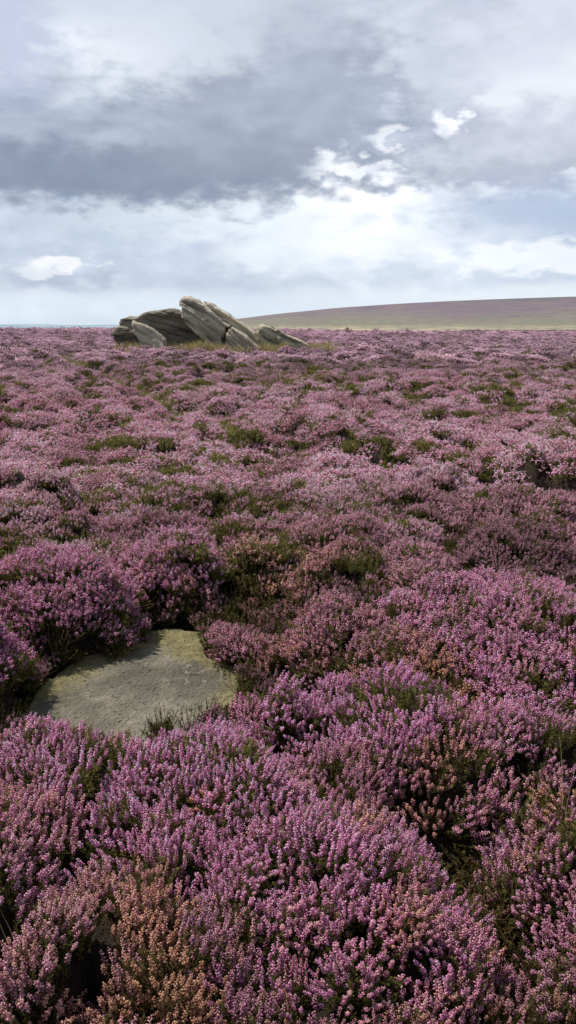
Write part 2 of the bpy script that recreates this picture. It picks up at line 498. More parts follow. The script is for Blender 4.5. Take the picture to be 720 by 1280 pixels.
PTS = []
def scatter(d0, d1, sp, mx, ymin, kf, kg, scale, sink):
    x, y = band(d0, d1, sp, mx, ymin)
    e = .03 if d1 < 30 else .10 if d1 < 90 else .35
    def grad(x, y):
        f0 = field(x, y)
        zx = field(x + e, y)[0]; zy = field(x, y + e)[0]
        return f0, (zx - f0[0]) / e, (zy - f0[0]) / e
    f, gx, gy = grad(x, y)
    sl = np.clip(np.sqrt(1 + gx * gx + gy * gy) - 1, 0, 2.2)
    if d1 < 90:                                            # steep flanks need more sprigs per square metre of ground
        rep = rng.poisson(sl * (2.2 if d1 < 8 else .9 if d1 < 30 else .5))
        xe = np.repeat(x, rep); ye = np.repeat(y, rep)
        xe = xe + rng.uniform(-.5, .5, xe.shape) * sp; ye = ye + rng.uniform(-.5, .5, ye.shape) * sp
        f2, gx2, gy2 = grad(xe, ye)
        x = np.concatenate([x, xe]); y = np.concatenate([y, ye])
        f = [np.concatenate([p, q]) for p, q in zip(f, f2)]
        gx = np.concatenate([gx, gx2]); gy = np.concatenate([gy, gy2])
    h, hid, r1, r2, rel = f
    ok = h > .04
    td = line_dist(x, y, TRACK)
    ok &= ~((td < .21) & (rng.random(len(x)) < .80))
    ok &= ~((rel < .25) & (hid < 0) & (rng.random(len(x)) < (.05 if d1 < 8 else .15 if d1 < 90 else .2)))
    for q in CLEAR:                                        # room for the rocks
        ok &= ~poly_in(x, y, q)
    x, y, h, hid, r1, r2, rel, gx, gy, td = [p[ok] for p in (x, y, h, hid, r1, r2, rel, gx, gy, td)]
    n = len(x)
    d = np.hypot(x, y)
    z = ground(x, y) + h
    sl = np.hypot(gx, gy)
    kcl = .50 / np.maximum(1, sl / 1.1)
    up = np.stack([-gx * kcl, -gy * kcl, np.ones(n) * 1.15], 1)
    up /= np.linalg.norm(up, axis=1, keepdims=True)
    up = up + rng.normal(0, .21, (n, 3)); up /= np.linalg.norm(up, axis=1, keepdims=True)
    S = scale * rng.uniform(.72, 1.22, n) * np.where(rel < .3, .75, 1) * np.where(td < .16, .7, 1)
    pos = np.stack([x, y, z], 1) - up * (sink * S)[:, None]
    # colour fields
    n1 = fbm(x / 1.1, y / 1.1, seed=101, o=3); n2 = fbm(x / 3.4, y / 3.4, seed=111, o=3); n3 = fbm(x / .55, y / .55, seed=121, o=2)
    big = fbm(x / 14, y / 14, seed=131, o=3)
    mid = sstep(3.6, 4.6, d) * sstep(13, 8, d)
    fade = np.clip((n1 - .5) * 2.2 + (r1 - .5) * .4 + .10 + .12 * mid, 0, 1)
    viol = np.clip(.45 + (n2 - .5) * 1.8 + (r2 - .5) * .5 - .12 * mid, 0, 1)
    bri = np.clip(.92 + (n3 - .5) * .5 + (r1 - .5) * .2, .6, 1.3)
    hi = hid >= 0
    if hi.any():
        fa = np.array([q['fa'] for q in HB])[hid[hi]]; vi = np.array([q['vi'] for q in HB])[hid[hi]]; br = np.array([q['br'] for q in HB])[hid[hi]]
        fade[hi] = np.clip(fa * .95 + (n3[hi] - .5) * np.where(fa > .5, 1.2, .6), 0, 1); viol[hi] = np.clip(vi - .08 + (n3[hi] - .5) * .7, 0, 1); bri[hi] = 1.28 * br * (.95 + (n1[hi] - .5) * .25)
    fade = np.clip(fade + rng.normal(0, .17, n), 0, 1)
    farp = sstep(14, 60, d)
    fade = fade * (1 - .30 * sstep(2.4, 2.9, d) * (hid < 0)) * (1 - .58 * sstep(3.2, 7, d)) * (1 - .75 * farp); pl = np.clip(.52 * sstep(3.2, 10, d) + .50 * sstep(14, 26, d), 0, 1); viol = viol * (1 - pl) - pl * .95  # pl: distance haze painted into the flower tint
    bri = bri * (1.28 + .80 * sstep(3.2, 8, d) - .72 * sstep(14, 27, d) + .12 * sstep(40, 100, d)) * (1 + np.where(hid < 0, (r1 - .5) * .26 + (fbm(x / 3.1, y / 3.1, seed=151, o=3) - .5) * .55 * sstep(4, 9, d), 0))  # tint brightened at middle distance to imitate hazy light
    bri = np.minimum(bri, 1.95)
    # how leafy: low and steep places, gaps, patches
    gpat = sstep(.56, .70, fbm(x / 1.7, y / 1.7, seed=141, o=3) + (r2 - .5) * .12)
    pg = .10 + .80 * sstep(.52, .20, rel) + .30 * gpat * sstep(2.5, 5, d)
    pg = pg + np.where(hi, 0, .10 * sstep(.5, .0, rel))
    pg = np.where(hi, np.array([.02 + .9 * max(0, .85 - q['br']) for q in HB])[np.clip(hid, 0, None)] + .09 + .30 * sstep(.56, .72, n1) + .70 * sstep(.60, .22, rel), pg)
    pg = pg + np.where(hi, 0, .55 * sstep(.72, .95, r2) + .25 * sstep(.55, .75, fbm(x / 6.5, y / 6.5, seed=161, o=3))) * sstep(3, 5, d)
    pg = np.where(hi | (td < .16), pg, np.minimum(pg, .62))
    pg = pg * (1 - .30 * farp)
    pg = np.where((hid < 0) & (d < 5) & (poly_dist(x, y, SLAB) < .3), .4, pg)
    pg = np.where(td < .16, .9, pg)
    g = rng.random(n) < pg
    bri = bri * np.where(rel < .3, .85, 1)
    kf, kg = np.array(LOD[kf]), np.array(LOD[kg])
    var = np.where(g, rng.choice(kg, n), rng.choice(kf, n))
    if d1 < 8:
        tw = (rel < .5) & (rng.random(n) < .28)
        S = np.where(tw, S * 1.15, S); pos = pos + np.where(tw, .07, np.where((rel < .6), .025, 0))[:, None] * up
        var = np.where(tw, rng.choice(np.array(LOD['0t']), n), var)
        fade = np.where(tw, np.clip(fade + .6, 0, 1), fade)
    # rotation: random yaw, then tip the z axis onto up
    yaw = rng.uniform(0, 6.283, n)
    ref = np.stack([np.cos(yaw), np.sin(yaw), np.zeros(n)], 1)
    bx = np.cross(ref, up); bx /= np.linalg.norm(bx, axis=1, keepdims=True)
    by = np.cross(up, bx)
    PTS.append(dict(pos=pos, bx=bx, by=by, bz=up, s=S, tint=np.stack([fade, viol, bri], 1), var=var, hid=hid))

# rocks (outlines in photo pixels, distance) - needed here so that no heather grows through them
def zp(pts): return [(100 + a / 2.25, 350 + b / 2.25) for a, b in pts]
ROCKS = [
 dict(name='gritstone_boulder', label='long dark layered boulder at the left back of the rock outcrop', y0=31.6, y1=34.2, lean=.15, strata=(.16, .1, 1.0), th=.26, tone=.66, warm=0.0,
      P=zp([(108, 118), (112, 110), (128, 103), (150, 104), (166, 97), (178, 90), (205, 88), (240, 83), (262, 85), (290, 98), (330, 130), (372, 165), (392, 222), (260, 224), (150, 215), (118, 190), (104, 150), (120, 138), (112, 128)])),
 dict(name='gritstone_boulder', label='low dark rounded boulder at the far left foot of the rock outcrop', y0=30.9, y1=32.6, lean=.1, strata=(.1, .1, 1.0), th=.26, tone=.60, warm=0.0,
      P=zp([(92, 148), (100, 136), (118, 131), (138, 134), (152, 146), (170, 172), (190, 222), (110, 222), (102, 172)])),
 dict(name='gritstone_boulder', label='pale triangular slab leaning at the front left of the rock outcrop', y0=30.1, y1=31.1, lean=.35, strata=(.55, .3, .8), th=.45, tone=1.45, warm=.25,
      P=zp([(147, 116), (156, 122), (178, 126), (206, 136), (228, 150), (243, 168), (248, 222), (190, 222), (168, 180), (152, 146)])),
 dict(name='gritstone_boulder', label='tallest leaning slab with a blunt raised top in the rock outcrop', y0=30.3, y1=32.4, lean=.22, strata=(.60, .25, .78), th=.34, tone=1.28, warm=.18,
      P=zp([(275, 57), (284, 48), (303, 47), (325, 54), (345, 70), (372, 92), (400, 114), (424, 128), (412, 150), (404, 172), (430, 222), (372, 222), (352, 178), (326, 152), (300, 124), (284, 102), (280, 84), (287, 76), (274, 68)])),
 dict(name='gritstone_boulder', label='broken lower block under the crack of the leaning slab', y0=30.2, y1=31.7, lean=.22, strata=(.60, .25, .78), th=.40, tone=1.38, warm=.2,
      P=zp([(417, 133), (428, 131), (446, 142), (470, 160), (494, 180), (512, 196), (520, 222), (432, 222), (407, 172), (410, 152)])),
 dict(name='gritstone_boulder', label='long narrow slab lying along the back of the leaning slab', y0=31.2, y1=32.9, lean=.22, strata=(.60, .25, .78), th=.5, tone=1.75, warm=.30,
      P=zp([(346, 58), (362, 62), (400, 86), (434, 106), (468, 127), (504, 152), (534, 176), (560, 200), (576, 222), (500, 222), (450, 165), (400, 120), (362, 84)])),
 dict(name='gritstone_boulder', label='low wedge shaped boulder apart at the right end of the rock outcrop', y0=31.0, y1=33.0, lean=.2, strata=(.45, .2, .85), th=.38, tone=1.25, warm=.15,
      P=zp([(494, 144), (498, 131), (514, 126), (536, 132), (549, 141), (554, 135), (566, 145), (580, 156), (610, 168), (640, 184), (660, 200), (670, 222), (550, 222), (522, 188), (502, 166)])),
]
CLEAR = []
for r in ROCKS:
    xs = [at_y(px, py, r['y0'])[0] for px, py in r['P']]
    CLEAR.append([(min(xs) + .1, r['y0'] - .55), (max(xs) - .3, r['y0'] - .55), (max(xs) - .45, r['y1']), (min(xs) + .25, r['y1'])])

scatter(0.0, 2.75, .076, 2.2, -1.6, '0f', '0g', 1.0, .125)
scatter(2.75, 7.2, .082, 2.4, -1.6, '1f', '1g', 1.0, .125)
scatter(7.2, 25, .150, 3.0, 2, '2f', '2g', 1.0, .13)
scatter(25, 85, .31, 4.0, 10, '3f', '3g', 1.0, .16)
scatter(85, 270, .95, 6.0, 40, '3f', '3g', 2.3, .15)
A = {k: np.concatenate([p[k] for p in PTS]) for k in PTS[0]}

# ------------------------------------------------------------------ understory sheet under the sprigs
def sheet(r0, r1, ratio, amax, nang):
    rr = [r0]
    while rr[-1] < r1: rr.append(rr[-1] * ratio + .012)
    rr = np.array(rr); aa = np.radians(np.linspace(-amax, amax, nang))
    R, T = np.meshgrid(rr, aa, indexing='ij')
    x, y = (R * np.sin(T)).ravel(), (R * np.cos(T)).ravel()
    n, m = len(rr), nang
    i, j = np.meshgrid(np.arange(n - 1), np.arange(m - 1), indexing='ij')
    q = (i * m + j).ravel()
    return x, y, np.stack([q, q + 1, q + m + 1, q + m], 1)

x, y, Q = sheet(.45, 275, 1.013, 80, 520)
h, hid, r1, r2, rel = field(x, y)
d = np.hypot(x, y)
ee = .03
hx = (field(x + ee, y)[0] - h) / ee; hy = (field(x, y + ee)[0] - h) / ee
sl = np.clip(np.hypot(hx, hy), 0, 2.5)
tex = (fbm(x * 24, y * 24, seed=91, o=3) - .5) * .05 * sstep(10, 4, d)
under = ground(x, y) + np.maximum(h - (.095 + .04 * sstep(8, 30, d)) * np.sqrt(1 + sl * sl) + tex, -.02 + tex * .5)
onslab = poly_in(x, y, SLAB) & (hid < 0)
under = np.where(onslab, ground(x, y) - .06, under)
UV = np.stack([x, y, under], 1)
qh = hid[Q]
own = np.where((qh[:, 0] == qh[:, 1]) & (qh[:, 0] == qh[:, 2]) & (qh[:, 0] == qh[:, 3]), qh[:, 0], np.max(qh, 1))
cq = UV[Q].mean(1)

def compact(V, Fc):
    u, inv = np.unique(Fc.ravel(), return_inverse=True)
    return V[u], inv.reshape(Fc.shape)

# one object for all the heather nobody could count
rest = A['hid'] < 0
inst = {k: v[rest] for k, v in A.items()}
n = rest.sum()
V0, F0 = compact(UV, Q[own < 0])
trk = sstep(.34, .12, line_dist(V0[:, 0], V0[:, 1], TRACK))
n0 = len(V0)
bx, by, bz = inst['bx'], inst['by'], inst['bz']
eul = np.stack([np.arctan2(by[:, 2], bz[:, 2]), np.arcsin(np.clip(-bx[:, 2], -1, 1)), np.arctan2(bx[:, 1], bx[:, 0])], 1)
def pad(a, w): return np.concatenate([np.zeros((n0, w) if w > 1 else n0), a])
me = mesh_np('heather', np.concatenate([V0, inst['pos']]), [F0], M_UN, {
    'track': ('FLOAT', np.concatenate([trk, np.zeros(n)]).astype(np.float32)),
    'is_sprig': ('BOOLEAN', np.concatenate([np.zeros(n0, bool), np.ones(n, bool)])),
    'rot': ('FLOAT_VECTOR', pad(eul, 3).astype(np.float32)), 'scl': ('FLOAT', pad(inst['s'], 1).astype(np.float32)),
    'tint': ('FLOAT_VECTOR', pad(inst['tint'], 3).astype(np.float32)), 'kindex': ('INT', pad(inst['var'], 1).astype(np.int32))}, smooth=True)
heather = link('heather', me); tag(heather, kind='stuff')
heather['label'] = 'purple flowering heather covering the moor'

pc = bpy.data.collections.new('heather_sprigs')
for i, (V, Fc, At) in enumerate(PROTO):
    m_ = mesh_np('heather_sprig_%02d' % i, V, [Fc], M_HI, {'sp': ('FLOAT_VECTOR', At.astype(np.float32))})
    pc.objects.link(bpy.data.objects.new('heather_sprig_%02d' % i, m_))

ng = bpy.data.node_groups.new('heather_scatter', 'GeometryNodeTree')
ng.interface.new_socket('Geometry', in_out='INPUT', socket_type='NodeSocketGeometry')
ng.interface.new_socket('Geometry', in_out='OUTPUT', socket_type='NodeSocketGeometry')
gi, go = ng.nodes.new('NodeGroupInput'), ng.nodes.new('NodeGroupOutput')
iop = ng.nodes.new('GeometryNodeInstanceOnPoints'); ci = ng.nodes.new('GeometryNodeCollectionInfo'); jn = ng.nodes.new('GeometryNodeJoinGeometry')
ci.inputs['Collection'].default_value = pc; ci.inputs['Separate Children'].default_value = True; ci.inputs['Reset Children'].default_value = True
iop.inputs['Pick Instance'].default_value = True
L = ng.links.new
L(gi.outputs[0], iop.inputs['Points']); L(ci.outputs[0], iop.inputs['Instance'])
for nm, typ, sock in (('is_sprig', 'BOOLEAN', 'Selection'), ('kindex', 'INT', 'Instance Index'), ('rot', 'FLOAT_VECTOR', 'Rotation'), ('scl', 'FLOAT', 'Scale')):
    na = ng.nodes.new('GeometryNodeInputNamedAttribute'); na.data_type = typ; na.inputs[0].default_value = nm
    L(na.outputs[0], iop.inputs[sock])
L(gi.outputs[0], jn.inputs[0]); L(iop.outputs[0], jn.inputs[0]); L(jn.outputs[0], go.inputs[0])
md = heather.modifiers.new('scatter', 'NODES'); md.node_group = ng

# the bushes of the foreground, each a thing
for b, q in enumerate(HB):
    k = np.nonzero(A['hid'] == b)[0]
    gz = float(ground(np.array([q['x']]), np.array([q['y']]))[0])
    o0 = np.array([q['x'], q['y'], gz])
    root = bpy.data.objects.new('heather_bush', None); COL.objects.link(root); root.location = o0
    root.empty_display_size = .1
    tag(root, q['lab'], 'heather bush', 'heather bushes of the foreground')
    FLOW = set(sum([LOD[z] for z in ('0f', '1f', '2f', '3f')], []))
    sets = {'flowering_shoots': [], 'leafy_shoots': [], 'bare_twigs': []}
    for i in k:
        v = int(A['var'][i])
        sets['flowering_shoots' if v in FLOW else 'bare_twigs' if v in LOD['0t'] else 'leafy_shoots'].append(i)
    for nm in ('bare_twigs', 'leafy_shoots'):              # too few to tell apart: they stay with the flowers
        if len(sets[nm]) < 12: sets['flowering_shoots'] += sets.pop(nm)
    for nm, ids in sets.items():
        Vs, Fs, As, Ts = [], [], [], []; nv = 0
        for i in ids:
            V, Fc, At = PROTO[int(A['var'][i])]
            W = A['pos'][i] - o0 + A['s'][i] * (V[:, :1] * A['bx'][i] + V[:, 1:2] * A['by'][i] + V[:, 2:] * A['bz'][i])
            Vs.append(W); Fs.append(Fc + nv); As.append(At); Ts.append(np.tile(A['tint'][i], (len(V), 1))); nv += len(V)
        if not Vs: continue
        link(nm, mesh_np(nm, np.concatenate(Vs), [np.concatenate(Fs)], M_HG,
             {'sp': ('FLOAT_VECTOR', np.concatenate(As).astype(np.float32)), 'tint': ('FLOAT_VECTOR', np.concatenate(Ts).astype(np.float32))}), root)
    f = Q[own == b]
    if len(f):
        V1, F1 = compact(UV, f)
        link('woody_stems', mesh_np('woody_stems', V1 - o0, [F1], M_UN, smooth=True), root)

# ------------------------------------------------------------------ ground, hills
def ground_mat():
    m, nt, out = new_mat('moor_ground')
    co, (x, y, z) = xyz(nt)
    n1 = noise(nt, co, .8, 6, .6); n2 = noise(nt, co, 12, 5, .7)
    c = mixc(nt, n2.step(.3, .7), (.018, .013, .009), (.05, .038, .022))
    c = mixc(nt, n1.step(.5, .7), c, (.06, .058, .022))
    d = (x * x + y * y).sqrt()
    c = mixc(nt, d.step(150, 420), c, (.16, .155, .075))
    bsdf(nt, out, c, .95, n2, .6, .02)
    return m
rr = np.concatenate([np.arange(0, 12, .25), np.geomspace(12, 12000, 150)])
na_ = 240
R, T = np.meshgrid(rr, np.linspace(0, 2 * np.pi, na_, endpoint=False), indexing='ij')
x, y = (R * np.sin(T)).ravel(), (R * np.cos(T)).ravel()
z = ground(x, y) - .035
i, j = np.meshgrid(np.arange(len(rr) - 1), np.arange(na_), indexing='ij')
jj = (j + 1) % na_
Qg = np.stack([(i * na_ + j).ravel(), (i * na_ + jj).ravel(), ((i + 1) * na_ + jj).ravel(), ((i + 1) * na_ + j).ravel()], 1)[:, ::-1]
tag(link('ground', mesh_np('ground', np.stack([x, y, z], 1), [Qg], ground_mat(), smooth=True)), kind='structure')

def hill_mat():
    m, nt, out = new_mat('moor_hill')
    co, (x, y, z) = xyz(nt)
    s1 = noise(nt, vec(nt, x * .0055, y * .012, 0.0), 1.0, 7, .62, .3)
    s2 = noise(nt, vec(nt, x * .018, y * .045, 0.0), 1.0, 7, .65)
    s3 = noise(nt, vec(nt, x * .07, y * .12, 0.0), 1.0, 5, .7)
    hgt = z + (s1 - .5) * 34 + (s2 - .5) * 12
    grass = mixc(nt, s2.step(.35, .68), (.120, .122, .060), (.290, .260, .125))
    heath = mixc(nt, s2.step(.35, .65), (.085, .052, .075), (.200, .108, .160))
    dark = mixc(nt, s3.step(.3, .7), (.060, .050, .058), (.09, .075, .08))
    c = mixc(nt, (hgt + (s3 - .5) * 30 + (s2 - .5) * 30).step(0, 24), grass, mixc(nt, s1.step(.40, .60), heath, grass))
    c = mixc(nt, (hgt + (s3 - .5) * 24 + (s2 - .5) * 24).step(16, 38), c, heath)
    c = mixc(nt, hgt.step(44, 56), c, dark)
    c = mixc(nt, (z + (s3 - .5) * 6).step(9, 1), c, (.40, .33, .185))
    pm = (s2 * .7 + s1 * .3).step(.46, .56)
    c = mixc(nt, pm * .32, c, mixc(nt, z.step(14, 40), mixc(nt, s3, (.10, .085, .075), (.15, .11, .12)), mixc(nt, s3, (.17, .15, .09), (.26, .215, .14))))
    c = mixc(nt, (s3 * .6 + s2 * .4).step(.42, .62, 0, .75), c, (.065, .058, .045))
    c = mixc(nt, .13, c, (.40, .43, .50))  # aerial haze mixed into the hill's own colour
    bsdf(nt, out, c, 1.0)
    return m

YH = 1500.0
sky_px = [(-300, 440), (120, 425), (200, 413), (260, 404), (300, 397.5), (360, 390.5), (420, 385), (490, 380), (560, 376), (640, 372.5), (720, 370), (900, 366), (1300, 372), (1800, 390)]
kx = np.array([at_y(px, py, YH)[0] for px, py in sky_px]); kz = np.array([at_y(px, py, YH)[2] for px, py in sky_px])
gx = np.linspace(kx[0], kx[-1], 420); gy = np.linspace(620, 2600, 110)
X, Y = np.meshgrid(gx, gy, indexing='ij')
def hill_z(X, Y):
    crest = np.interp(X, kx, kz) + (fbm(X / 160, Y / 400, seed=201, o=4) - .5) * 3.0
    t = np.clip((Y - 620) / (YH - 620), 0, 1)
    Z = -16 + (crest + 16) * np.where(Y <= YH, t ** 1.25, sstep(2600, 1560, Y))
    return Z + (fbm(X / 90, Y / 60, seed=211, o=4) - .5) * 4 * np.sin(np.pi * t)
Z = hill_z(X, Y)
i, j = np.meshgrid(np.arange(419), np.arange(109), indexing='ij')
q = (i * 110 + j).ravel()
tag(link('hill', mesh_np('hill', np.stack([X.ravel(), Y.ravel(), Z.ravel()], 1), [np.stack([q, q + 110, q + 111, q + 1], 1)], hill_mat(), smooth=True)), kind='structure')

# far hills, the blue haze of distance painted into their colour
def far_mat():
    m, nt, out = new_mat('distant_hills')
    co, (x, y, z) = xyz(nt)
    n1 = noise(nt, vec(nt, x * .002, y * .002, z * .03), 1, 5)
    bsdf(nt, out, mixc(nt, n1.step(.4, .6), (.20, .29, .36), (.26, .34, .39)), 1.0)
    return m
YF = 7500.0
fx = np.linspace(-5200, 5200, 260); top = np.array([26 + 34 * float(fbm(np.array([a / 900.0]), np.array([.5]), seed=301, o=4)[0]) - (16 if a > -900 else 0) for a in fx])
Vf = np.concatenate([np.stack([fx, fx * 0 + YF - 900, fx * 0 - 20], 1), np.stack([fx, fx * 0 + YF, top], 1), np.stack([fx, fx * 0 + YF + 900, fx * 0 - 20], 1)])
nq = len(fx); q = np.arange(nq - 1)
tag(link('distant_hills', mesh_np('distant_hills', Vf, [np.stack([q, q + 1, q + nq + 1, q + nq], 1), np.stack([q + nq, q + nq + 1, q + 2 * nq + 1, q + 2 * nq], 1)], far_mat(), smooth=True)), kind='structure')

# ------------------------------------------------------------------ rocks
def rock_mat(name, tone, warm, strata, th):
    m, nt, out = new_mat(name)
    co, (x, y, z) = xyz(nt)
    s = x * (strata[0]) + y * strata[1] + z * strata[2]
    al = x * strata[2] - z * strata[0]
    wob = noise(nt, co, .9, 4, .6)
    bed = noise(nt, vec(nt, al * .9, y * .8, (s + (wob - .5) * .35) * 4.2), 1.0, 7, .65)
    n1 = noise(nt, co, 1.1, 6, .65); n2 = noise(nt, co, 9, 6, .72)
    k = tone * 1.36
    c = mixc(nt, bed.step(.36, .62), (.092 * k, .080 * k, .060 * k), (.29 * k, .258 * k, .195 * k))
    c = mixc(nt, n1.step(.45, .75, 0, .7), c, (.165 * k, .160 * k, .118 * k))
    c = mixc(nt, n2.step(.58, .75, 0, .55), c, (.36 * k, .35 * k, .30 * k))
    c = mixc(nt, n2.step(.42, .28, 0, .6), c, (.06, .056, .046))
    c = mixc(nt, warm, c, (.42, .37, .28))
    h = bed * 1.2 + n2 * .4 + n1 * .4
    bsdf(nt, out, c, .92, h, .7, .06)
    return m

def voxel_mesh(V, Fc, voxel, smooth_it):
    me = bpy.data.meshes.new('tmp'); me.from_pydata([tuple(v) for v in V], [], [tuple(f) for f in Fc]); me.update()
    o = bpy.data.objects.new('tmp', me); COL.objects.link(o)
    r = o.modifiers.new('r', 'REMESH'); r.mode = 'VOXEL'; r.voxel_size = voxel
    s = o.modifiers.new('s', 'SMOOTH'); s.iterations = smooth_it; s.factor = .5
    dg = bpy.context.evaluated_depsgraph_get()
    ev = bpy.data.meshes.new_from_object(o.evaluated_get(dg))
    bpy.data.objects.remove(o); bpy.data.meshes.remove(me)
    n = len(ev.vertices); co = np.zeros(n * 3, np.float32); ev.vertices.foreach_get('co', co)
    nr = np.zeros(n * 3, np.float32); ev.vertices.foreach_get('normal', nr)
    return ev, co.reshape(-1, 3).astype(float), nr.reshape(-1, 3).astype(float)

def prism(rings):
    n = len(rings[0]); V = np.concatenate(rings); Fc = []
    for k in range(len(rings) - 1):
        for i in range(n):
            j = (i + 1) % n
            Fc.append((k * n + i, k * n + j, (k + 1) * n + j, (k + 1) * n + i))
    return V, Fc, n

def cap(V, Fc, n, k, flip):
    from mathutils.geometry import tessellate_polygon
    P = [Vector(v) for v in V[k * n:(k + 1) * n]]
    for t in tessellate_polygon([P]):
        t = [k * n + i for i in t]
        Fc.append(tuple(t[::-1] if flip else t))

for r in ROCKS:
    P = np.array([at_y(px, py, r['y0'] + .5) for px, py in r['P']])
    c = P.mean(0); c[2] = P[:, 2].min() * .55 + P[:, 2].max() * .45
    dep = r['y1'] - r['y0']
    def ring(s, dy):
        W = P.copy(); W[:, [0, 2]] = c[[0, 2]] + (P[:, [0, 2]] - c[[0, 2]]) * s
        W[:, 1] = r['y0'] + dy + (W[:, 2] - P[:, 2].min()) * r['lean']
        return W
    rings = [ring(.90, 0), ring(.975, dep * .03), ring(1.0, dep * .16), ring(1.0, dep * .55), ring(.9, dep * .85), ring(.72, dep)]
    V, Fc, n = prism(rings); cap(V, Fc, n, 0, True); cap(V, Fc, n, len(rings) - 1, False)
    bm = bmesh.new(); vs = [bm.verts.new(v) for v in V]
    for f in Fc:
        try: bm.faces.new([vs[i] for i in f])
        except ValueError: pass
    bmesh.ops.recalc_face_normals(bm, faces=bm.faces)
    V2 = [v.co.copy() for v in bm.verts]; bm.verts.index_update(); F2 = [[v.index for v in f.verts] for f in bm.faces]; bm.free()
    me, co, nr = voxel_mesh(V2, F2, .034, 1)
    st = np.array(r['strata'], float); st /= np.linalg.norm(st)
    s = co @ st
    w = fbm(co[:, 0] * .55, co[:, 1] * .55, co[:, 2] * .55, seed=401, o=3)
    u = (s + (w - .5) * .7) / r['th']
    fr = u - np.floor(u)
    lay = vnoise(np.floor(u), np.zeros_like(u) + 3.5, seed=403)          # each bed stands out differently
    groove = np.exp(-((fr - .5) / .10) ** 2)
    k2 = (s + (w - .5) * .5) / (r['th'] * .36); fr2 = k2 - np.floor(k2); g2 = np.exp(-((fr2 - .5) / .16) ** 2)
    side = 1 - np.abs(nr @ st)
    gm = fbm(co[:, 0] * .9, co[:, 1] * .9, co[:, 2] * .9, seed=431, o=2)
    disp = side * ((lay - .5) * .11 - groove * .11 * sstep(.32, .55, gm) - g2 * .028)
    disp = disp + (fbm(co[:, 0] * 1.5, co[:, 1] * 1.5, co[:, 2] * 1.5, seed=411, o=4) - .5) * .13
    disp = disp + (fbm(co[:, 0] * 6, co[:, 1] * 6, co[:, 2] * 6, seed=421, o=3) - .5) * .06
    bl = fbm(co[:, 0] * 1.05 + 7, co[:, 1] * 1.05, co[:, 2] * 1.05, seed=441, o=2) * 7
    bf = bl - np.floor(bl)
    disp = disp + ((np.floor(bl) + sstep(.0, .22, bf)) / 7 - .5) * .15           # broken, stepped faces
    co2 = co + nr * disp[:, None]
    base = np.array([c[0], (r['y0'] + r['y1']) / 2, 0]); base[2] = float(ground(base[:1], base[1:2])[0])
    me.vertices.foreach_set('co', (co2 - base).astype(np.float32).ravel())
    me.polygons.foreach_set('use_smooth', np.ones(len(me.polygons), bool)); me.update()
    me.name = r['name']; me.materials.clear()
    me.materials.append(rock_mat('gritstone', r['tone'], r['warm'], st, r['th']))
    o = link(r['name'], me); o.location = base
    tag(o, r['label'], 'boulder', 'boulders of the rock outcrop')

# flat stone in the foreground
def slab_mat(c0):
    m, nt, out = new_mat('flat_gritstone')
    co, (x, y, z) = xyz(nt)
    n1 = noise(nt, co, 1.9, 6, .62, .4); n2 = noise(nt, co, 14, 6, .7); n3 = noise(nt, co, 55, 4, .7)
    e = nt.nodes.new('ShaderNodeAttribute'); e.attribute_name = 'edge'
    edge = N(nt, e.outputs['Fac'])
    grey = mixc(nt, n1.step(.38, .62), (.125, .113, .080), (.295, .268, .198))
    grey = mixc(nt, n2.step(.35, .7, 0, .6), grey, (.13, .121, .099))
    moss = mixc(nt, n2.step(.3, .7), (.150, .130, .054), (.300, .262, .125))
    mf = (edge + (n1 - .5) * 1.5 + (n2 - .5) * .6).step(.42, .86)
    c = mixc(nt, mf * .9, grey, moss)
    c = mixc(nt, n3.step(.60, .70, 0, .7), c, (.05, .045, .035))
    c = mixc(nt, n2.step(.66, .74, 0, .5), c, (.27, .26, .22))
    w1 = (noise(nt, co, 16, 3, .6) - .5) * .07; w2 = (noise(nt, co, 21, 3, .6) - .5) * .07
    for px, py, rad, wid, ex in LICH:
        p = at_z(px, py, SLAB_Z) - c0
        d = ((x - p[0] + w1) * (x - p[0] + w1) + (y - p[1] + w2) * (y - p[1] + w2) * ex).sqrt()
        rg = (d - rad).abs().step(wid * .62, wid * .2) * noise(nt, co, 19, 4, .7).step(.48, .60)
        c = mixc(nt, rg * .45, c, (.46, .45, .40))
    vo = nt.nodes.new('ShaderNodeTexVoronoi'); vo.feature = 'DISTANCE_TO_EDGE'; vo.inputs['Scale'].default_value = 2.6
    wv = mixc(nt, .16, co, noise(nt, co, 7, 4, .6).s.node.outputs[1]); nt.links.new(wv, vo.inputs['Vector'])
    crack = N(nt, vo.outputs['Distance']).step(.012, .0) * noise(nt, co, 2.3, 2).step(.48, .60)
    c = mixc(nt, crack * .0, c, (.03, .027, .02))
    pit = noise(nt, co, 34, 2, .5).step(.66, .74)
    c = mixc(nt, pit * .7, c, (.045, .04, .03))
    h = n2 * .8 + n3 * .5 + n1 * .6 - pit * .5 - crack * .0
    bsdf(nt, out, c, .95, h, 1.0, .045)
    return m
LICH = [(263, 843, .050, .014, .45), (207, 824, .030, .010, .5), (227, 852, .030, .018, .3), (264, 877, .026, .014, .3), (122, 866, .045, .020, .4), (236, 836, .022, .012, .4)]

